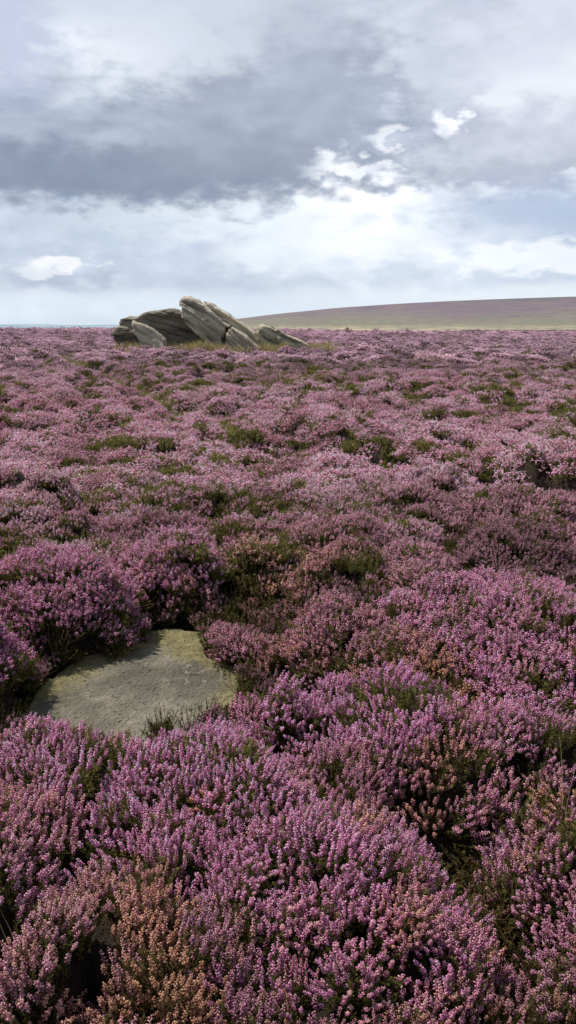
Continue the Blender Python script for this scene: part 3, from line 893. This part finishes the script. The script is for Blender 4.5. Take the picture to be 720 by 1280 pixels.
S2 = np.array(SLAB); cs = S2.mean(0); c0 = np.array([cs[0], cs[1], 0])
def dens(Pn, k):
    out = []
    for i in range(len(Pn)):
        a, b = Pn[i], Pn[(i + 1) % len(Pn)]
        out += [a + (b - a) * t for t in np.arange(k) / k]
    return np.array(out)
D = dens(S2, 5)
D = D + (np.stack([fbm(D[:, 0] * 5, D[:, 1] * 5, seed=501, o=3), fbm(D[:, 0] * 5, D[:, 1] * 5, seed=511, o=3)], 1) - .5) * .16
def sring(s, z): return np.column_stack([cs + (D - cs) * s, np.full(len(D), z)])
V, Fc, n = prism([sring(1.04, -.16), sring(1.03, SLAB_Z - .05), sring(1.0, SLAB_Z - .008), sring(.97, SLAB_Z)])
cap(V, Fc, n, 0, True); cap(V, Fc, n, 3, False)
bm = bmesh.new(); vs = [bm.verts.new(v) for v in V]
for f in Fc:
    try: bm.faces.new([vs[i] for i in f])
    except ValueError: pass
bmesh.ops.recalc_face_normals(bm, faces=bm.faces)
bm.verts.index_update(); V2 = [v.co.copy() for v in bm.verts]; F2 = [[v.index for v in f.verts] for f in bm.faces]; bm.free()
me, co, nr = voxel_mesh(V2, F2, .014, 3)
disp = (fbm(co[:, 0] * 3.2, co[:, 1] * 3.2, seed=521, o=4) - .5) * .045 + (fbm(co[:, 0] * 16, co[:, 1] * 16, seed=531, o=3) - .5) * .012
co[:, 2] += disp * (nr[:, 2] > .3)
ed = poly_dist(co[:, 0], co[:, 1], SLAB)
edge = np.clip(1 - ed / .34, 0, 1) + .45 * sstep(cs[1] + .15, cs[1] + .6, co[:, 1]) - .5 * sstep(cs[1] - .1, cs[1] - .5, co[:, 1])
me.vertices.foreach_set('co', (co - c0).astype(np.float32).ravel())
me.polygons.foreach_set('use_smooth', np.ones(len(me.polygons), bool))
a = me.attributes.new('edge', 'FLOAT', 'POINT'); a.data.foreach_set('value', edge.astype(np.float32)); me.update()
me.materials.clear(); me.materials.append(slab_mat(c0)); me.name = 'flat_stone'
o = link('flat_stone', me); o.location = c0
tag(o, 'flat grey stone slab with mossy ochre edges lying bare among the heather', 'stone slab')

# small stones
def small_stone(name, p, R, seed, col, label, cat):
    bm = bmesh.new(); bmesh.ops.create_icosphere(bm, subdivisions=4, radius=1)
    C = np.array([v.co[:] for v in bm.verts])
    k = .75 + .5 * fbm(C[:, 0] * 1.3 + seed, C[:, 1] * 1.3, C[:, 2] * 1.3, seed=seed, o=4)
    C = C * k[:, None] * np.array(R); C[:, 2] = np.where(C[:, 2] > R[2] * .6, R[2] * .6 + (C[:, 2] - R[2] * .6) * .4, C[:, 2])
    for v, q in zip(bm.verts, C): v.co = q
    for f in bm.faces: f.smooth = True
    me = bpy.data.meshes.new(name); bm.to_mesh(me); bm.free()
    m, nt, out = new_mat(name)
    co, _ = xyz(nt)
    n1 = noise(nt, co, 3 / max(R), 6, .65)
    bsdf(nt, out, mixc(nt, n1.step(.35, .65), tuple(.6 * a for a in col), col), .95, n1, .6, .1 * max(R))
    me.materials.append(m)
    o = link(name, me); o.location = p
    tag(o, label, cat)
p = at_z(597, 1163, .12); small_stone('mossy_stone', (p[0], p[1], .08), (.07, .06, .06), 7, (.16, .17, .06), 'small moss covered stone showing in the dark hollow at the bottom right', 'stone')
pd = at_y(483, 416.0, 150); gzd = float(ground(pd[:1], pd[1:2])[0])
small_stone('pale_boulder', (pd[0], pd[1], gzd + .42), (.38, .3, .34), 19, (.75, .73, .70), 'tiny white boulder at the far edge of the heather below the hill', 'boulder')

# dry stone wall along the foot of the hill
def wall_mat():
    m, nt, out = new_mat('dry_stone')
    co, (x, y, z) = xyz(nt)
    v = nt.nodes.new('ShaderNodeTexVoronoi'); v.inputs['Scale'].default_value = 2.2; nt.links.new(co, v.inputs['Vector'])
    d = N(nt, v.outputs['Distance'])
    bsdf(nt, out, mixc(nt, d.step(.1, .5), (.06, .055, .05), (.12, .11, .10)), .95, d, .8, .05)
    return m
WX = np.linspace(188, 420, 70); YY = np.linspace(780, 1000, 221)
Vw, Fw = [], []
for i, wx_ in enumerate(WX):
    rows = 412 + F * (1.62 - hill_z(np.full(221, wx_), YY)) / YY              # keeps to one level along the foot of the hill
    yy = float(YY[np.argmin(np.abs(rows - 414.4))]) if i == 0 else .8 * yy + .2 * float(YY[np.argmin(np.abs(rows - 414.4))])
    g = float(hill_z(np.array([wx_]), np.array([yy]))[0])
    for dy, dz in ((-.35, -1.5), (-.28, 1.3), (-.2, 1.5), (.2, 1.5), (.28, 1.3), (.35, -1.5)):
        Vw.append((wx_, yy + dy, g + dz))
    if i:
        b = (i - 1) * 6
        Fw += [(b + k, b + k + 6, b + k + 7, b + k + 1) for k in range(5)]
me = bpy.data.meshes.new('dry_stone_wall'); me.from_pydata(Vw, [], Fw); me.update(); me.materials.append(wall_mat())
tag(link('dry_stone_wall', me), 'thin dark wall line at the foot of the hill on the right', 'wall')

# ------------------------------------------------------------------ grass: along the track, round the rocks, odd stalks
def grass_mat():
    m, nt, out = new_mat('moor_grass')
    a = nt.nodes.new('ShaderNodeAttribute'); a.attribute_name = 'sp'
    s = nt.nodes.new('ShaderNodeSeparateXYZ'); nt.links.new(a.outputs['Vector'], s.inputs[0])
    dry, rnd = N(nt, s.outputs[0]), N(nt, s.outputs[1])
    g = mixc(nt, rnd, (.15, .165, .040), (.36, .34, .10))
    st = mixc(nt, rnd, (.30, .23, .11), (.56, .46, .26))
    c = mixc(nt, dry, g, st)
    d = nt.nodes.new('ShaderNodeBsdfDiffuse'); tr = nt.nodes.new('ShaderNodeBsdfTranslucent')
    nt.links.new(c, d.inputs[0]); nt.links.new(c, tr.inputs[0])
    mx = nt.nodes.new('ShaderNodeMixShader'); mx.inputs[0].default_value = .4
    nt.links.new(d.outputs[0], mx.inputs[1]); nt.links.new(tr.outputs[0], mx.inputs[2]); nt.links.new(mx.outputs[0], out.inputs[0])
    return m

gp = []                                     # x, y, lift, length, width, dry
def blades(cx, cy, rx, ry, n, ln, wd, dry):
    x = cx + rng.normal(0, rx, n); y = cy + rng.normal(0, ry, n)
    hh = field(x, y)[0]
    for i in range(n): gp.append((x[i], y[i], hh[i] * .75, ln * rng.uniform(.6, 1.3), wd, np.clip(rng.normal(dry, .18), 0, 1)))
tp = np.array(TRACK)
for (a, b), dens_ in zip(zip(tp[:-1], tp[1:]), [1.0] * 20):
    L_ = np.linalg.norm(b - a); d_ = np.hypot(*((a + b) / 2))
    n = int(L_ * (70 if d_ > 14 else 110))
    t = rng.random(n)[:, None]; q = a + (b - a) * t
    patch = fbm(q[:, 0] / 1.3, q[:, 1] / 1.3, seed=601, o=2)
    for (qx, qy), pch in zip(q, patch):
        if pch > .40: blades(qx, qy, .10, .12, 3, .27 if d_ > 7 else .10, .010 if d_ > 12 else .006, .22)
for px, py, z, rx, ry, n, ln, dry in [(55, 440, .9, .9, 1.2, 500, .26, .25), (112, 432, 1.0, .5, 1.0, 300, .26, .3), (152, 438, .95, .35, .5, 260, .28, .35), (380, 462, .75, .5, .6, 300, .24, .2), (690, 462, .7, .7, .6, 120, .24, .2)]:
    p = at_z(px, py, z); blades(p[0], p[1], rx, ry, n, ln, .014, dry)
for px, n, dry, yy in [(172, 60, .8, 30.0), (228, 90, .85, 30.3), (250, 160, .9, 30.4), (262, 160, .85, 30.5), (275, 100, .9, 30.2), (300, 60, .7, 30.0), (335, 120, .7, 30.6), (345, 140, .65, 30.8), (396, 150, .75, 31.0), (405, 120, .6, 31.5), (160, 60, .7, 30.0)]:
    p = at_y(px, 437, yy); blades(p[0], yy - .45, .26, .20, n * 3, .50, .013, dry)
for px, py, z, ln, dry in [(700, 985, .42, .34, .9), (20, 1155, .42, .22, .9), (640, 1095, .25, .2, .8), (655, 1195, .22, .24, .8), (580, 1155, .15, .2, .7), (470, 600, .2, .4, .8)]:
    p = at_z(px, py, z)
    for _ in range(2): gp.append((p[0] + rng.normal(0, .02), p[1] + rng.normal(0, .02), z - .12, ln, .0022, dry))
G = np.array(gp); n = len(G)
base = np.stack([G[:, 0], G[:, 1], ground(G[:, 0], G[:, 1]) + G[:, 2] - .04], 1)
az = rng.uniform(0, 6.283, n); bend = rng.uniform(.15, .75, n)
dv = np.stack([np.cos(az), np.sin(az), np.zeros(n)], 1); sd = np.stack([-np.sin(az), np.cos(az), np.zeros(n)], 1)
sd = np.where(rng.random((n, 1)) < .5, sd, np.stack([np.cos(az * 3), np.sin(az * 3), np.zeros(n)], 1))
Vg = []
for t, w in ((0, 1), (.4, .9), (.75, .6)):
    c = base + np.array([0, 0, 1]) * (G[:, 3] * t * (1 - .35 * bend * t))[:, None] + dv * (G[:, 3] * bend * t * t)[:, None]
    Vg += [c - sd * (G[:, 4] * .5 * w)[:, None], c + sd * (G[:, 4] * .5 * w)[:, None]]
Vg.append(base + np.array([0, 0, 1]) * (G[:, 3] * (1 - .35 * bend))[:, None] + dv * (G[:, 3] * bend)[:, None])
Vg = np.stack(Vg, 1); o7 = (np.arange(n) * 7)[:, None]
Ag = np.repeat(np.stack([G[:, 5], np.clip(rng.normal(.5, .25, n), 0, 1), np.zeros(n)], 1)[:, None], 7, 1)
me = mesh_np('grass', Vg.reshape(-1, 3), [o7 + np.array([[0, 1, 3, 2]]), o7 + np.array([[2, 3, 5, 4]]), o7 + np.array([[4, 5, 6]])], grass_mat(), {'sp': ('FLOAT_VECTOR', Ag.reshape(-1, 3).astype(np.float32))})
go_ = link('grass', me); tag(go_, kind='stuff'); go_['label'] = 'yellow green and straw coloured grass along the track and round the rocks'

# ------------------------------------------------------------------ light
SUN_AZ, SUN_EL = math.radians(-62), math.radians(58)
sd = Vector((math.sin(SUN_AZ) * math.cos(SUN_EL), math.cos(SUN_AZ) * math.cos(SUN_EL), math.sin(SUN_EL)))
sun = bpy.data.lights.new('sun', 'SUN'); sun.energy = 5.0; sun.angle = math.radians(.53); sun.color = (1, .95, .86)
so = bpy.data.objects.new('sun', sun); COL.objects.link(so); so.rotation_euler = sd.to_track_quat('Z', 'Y').to_euler(); so.location = (0, 0, 30)

w = bpy.data.worlds.new('World'); scene.world = w; w.use_nodes = True
nt = w.node_tree; nt.nodes.clear()
out = nt.nodes.new('ShaderNodeOutputWorld')
sky = nt.nodes.new('ShaderNodeTexSky'); sky.sky_type = 'NISHITA'; sky.sun_disc = False
sky.sun_elevation = SUN_EL; sky.sun_rotation = SUN_AZ
b1 = nt.nodes.new('ShaderNodeBackground'); nt.links.new(sky.outputs[0], b1.inputs[0]); b1.inputs[1].default_value = .10
tc = nt.nodes.new('ShaderNodeTexCoord'); sx = nt.nodes.new('ShaderNodeSeparateXYZ'); nt.links.new(tc.outputs['Generated'], sx.inputs[0])
X, Y, Z = [N(nt, sx.outputs[i]) for i in range(3)]
U = N.m(nt, 'ARCTAN2', X, Y) * 57.2958
Vv = N.m(nt, 'ARCSINE', Z) * 57.2958
cU = vec(nt, U * .085, Vv * .19, 0.0)
nA = noise(nt, cU, 1.0, 8, .58, .35)
cU2 = vec(nt, U * .085 + 31.7, Vv * .19 + 11.3, 4.0)
nB = noise(nt, cU2, 1.0, 7, .55, .25)
cU3 = vec(nt, U * .30 + 3.1, Vv * .62, 9.0)
nC = noise(nt, cU3, 1.0, 7, .54, .0)
cU4 = vec(nt, U * .05 - 7.0, Vv * .30, 2.0)
nD = noise(nt, cU4, 1.0, 5, .5, .2)
cU5 = vec(nt, U * .55 + 13.0, Vv * 1.05 - 4.0, 5.0)
nE = noise(nt, cU5, 1.0, 6, .52, .0)
nE2 = noise(nt, vec(nt, U * .6 - 3.0, Vv * 1.1 + 8.0, 1.0), 1.0, 6, .52, .0)
def srgb(r, g, b):
    f = lambda c: (c / 255 / 12.92) if c / 255 <= .04045 else ((c / 255 + .055) / 1.055) ** 2.4
    return (f(r), f(g), f(b))
# thin high veil over everything, bluer where it is thin
col = mixc(nt, nA.step(.36, .64), srgb(196, 212, 231), srgb(228, 234, 241))
col = mixc(nt, Vv.step(4.0, 0.0), col, srgb(216, 230, 242))
def blob(cx, cy, rx, ry, c, soft=.35, amp=.9, warp=(3.0, 1.6), dens=1.0, nz=None, c2=None):
    """a cloud patch centred on a direction; cx.. in photo pixels"""
    global col
    a, e = az_el(cx, cy)
    k = .0562
    small = rx < 75
    p, q = (nE, nE2) if small else (nB, nC)
    du = (U - a + (p - .5) * (3.2 * warp[0])) / (rx * k)
    dv = (Vv - e + (q - .5) * (3.2 * warp[1])) / (ry * k)
    d = (du * du + dv * dv).sqrt() + ((nz or nE) - .5) * (amp * 1.9)
    m = d.step(1 + soft, 1 - soft)
    tn = lambda q: (q[0] * .985, q[1] * 1.015, q[2] * 1.05)
    c = tn(c); c2 = c2 and tn(c2)
    cc = c if c2 is None else mixc(nt, (nA * .6 + nC * .4).step(.38, .62), c2, c)
    col = mixc(nt, m * dens, col, cc)
S = srgb
# broken grey and white layer low over the horizon
blob(180, 300, 330, 66, S(216, 225, 237), .6, .8, c2=S(196, 208, 225), dens=.95)
blob(120, 280, 150, 16, S(194, 206, 222), .8, .9, (3, .8), .7)
blob(330, 350, 250, 12, S(196, 208, 223), .7, .6, (2, .5), .8)
blob(40, 318, 120, 12, S(192, 204, 221), .8, .8, (2, .5), .6)
blob(665, 285, 135, 46, S(188, 202, 224), .45, .8, c2=S(174, 190, 214))
blob(600, 376, 230, 18, S(238, 243, 248), .7, .9, (3, .6), .85)
blob(640, 345, 120, 9, S(204, 216, 232), .8, .8, (3, .5), .7)
blob(672, 322, 95, 15, S(244, 247, 250), .40, 1.3, (2.6, .8), .95)
blob(120, 385, 190, 14, S(232, 241, 248), .7, .7, (3, .5), .7)
blob(300, 392, 200, 9, S(222, 232, 241), .7, .7, (3, .4), .6)
# little bright cumulus at the left
blob(62, 346, 62, 12, S(188, 198, 214), .6, .8, (1.4, .5), .9)
blob(74, 331, 34, 10, S(252, 252, 253), .35, 1.2, (1.5, .6), .95)
blob(44, 340, 24, 6, S(240, 243, 247), .5, 1.3, (1.4, .5), .8)
# bright break
blob(480, 264, 175, 60, (1.06, 1.07, 1.09), .8, .8, (3, 1.4), 1.0)
blob(290, 262, 170, 28, S(238, 243, 248), .8, 1.0, (3, 1.0), .85)
blob(470, 232, 130, 24, (1.15, 1.15, 1.16), .7, .8, (3, .9), .9)
blob(330, 320, 60, 14, S(240, 244, 248), .8, 1.2, (2, .8), .7)
# upper deck
blob(360, -40, 700, 130, S(206, 211, 227), .5, .6, dens=1.0, c2=S(188, 194, 213))
blob(620, 70, 230, 95, S(222, 225, 236), .5, .7, c2=S(202, 206, 222))
blob(645, 176, 165, 52, S(216, 219, 230), .26, .8, (2.4, 1.0), 1.0, c2=S(194, 198, 214))
blob(640, 212, 130, 14, S(186, 191, 207), .7, .7, (2.4, .6), .7)
blob(480, 130, 80, 55, S(202, 207, 222), .5, .8, dens=.8)
blob(500, 95, 30, 50, S(222, 226, 236), .8, 1.0, (2, 1.4), .6)
blob(130, 160, 360, 82, S(186, 195, 211), .24, .55, (2.6, 1.1), 1.0, c2=S(154, 166, 184))
blob(345, 120, 135, 92, S(180, 188, 205), .36, .6, (2.2, 1.2), .95, c2=S(168, 175, 193))
blob(100, 216, 290, 26, S(140, 151, 170), .55, .55, (2.6, .8), .85)
blob(300, 195, 120, 24, S(158, 168, 184), .7, .6, (2.6, .8), .7)
# sunlit upper flank of the dark cloud and lavender corner
blob(95, 58, 130, 36, S(240, 243, 248), .8, 1.0, (3, 1.6), .95)
blob(20, 45, 50, 50, S(190, 196, 222), .8, .9, (2, 1.2), .7)
blob(240, 20, 130, 40, S(222, 226, 236), .8, .9, dens=.7)
# torn bright edges
blob(436, 212, 44, 7, (1.02, 1.03, 1.05), .6, 1.5, (1.8, .8), .85)
blob(418, 200, 17, 10, (1.05, 1.05, 1.07), .7, 1.9, (1.8, .9), .8)
blob(486, 174, 16, 11, S(250, 250, 253), .5, 1.8, (1.8, .9), .75)
blob(562, 152, 13, 13, (1.1, 1.1, 1.12), .7, 1.7, (1.6, .9), .9)
blob(612, 126, 17, 7, S(246, 247, 251), .5, 1.8, (1.6, .7), .7)
blob(598, 241, 34, 6, S(250, 251, 253), .5, 1.8, (1.6, .6), .8)
blob(712, 222, 20, 8, S(246, 248, 251), .5, 1.5, (1.6, .6), .7)
blob(680, 105, 80, 24, S(244, 246, 250), .8, 1.2, dens=.8)
blob(660, 262, 110, 26, S(172, 189, 214), .7, .9, (2.4, .8), .75)
# the rest of the sky, out of the picture
hi = mixc(nt, nA.step(.42, .60), S(150, 160, 178), S(205, 209, 216))
outm = Vv.step(19, 30)
side = N.m(nt, 'ABSOLUTE', U).step(45, 80)
m = N.m(nt, 'MAXIMUM', outm, side)
col = mixc(nt, m, col, hi)
fine = (nE - .5) * .22 + (nC - .5) * .10 + 1.0
col = mixc(nt, 1.0, col, vec(nt, fine, fine, fine), 'MULTIPLY')
b2 = nt.nodes.new('ShaderNodeBackground'); nt.links.new(col, b2.inputs[0]); b2.inputs[1].default_value = 1.0
cover = N.m(nt, 'MAXIMUM', m * nB.step(.40, .58), (1 - m) * 1.0)
mx = nt.nodes.new('ShaderNodeMixShader'); nt.links.new(cover.s, mx.inputs[0])
nt.links.new(b1.outputs[0], mx.inputs[1]); nt.links.new(b2.outputs[0], mx.inputs[2]); nt.links.new(mx.outputs[0], out.inputs[0])
print('sprigs', len(A['var']), 'in bushes', int((A['hid'] >= 0).sum()))
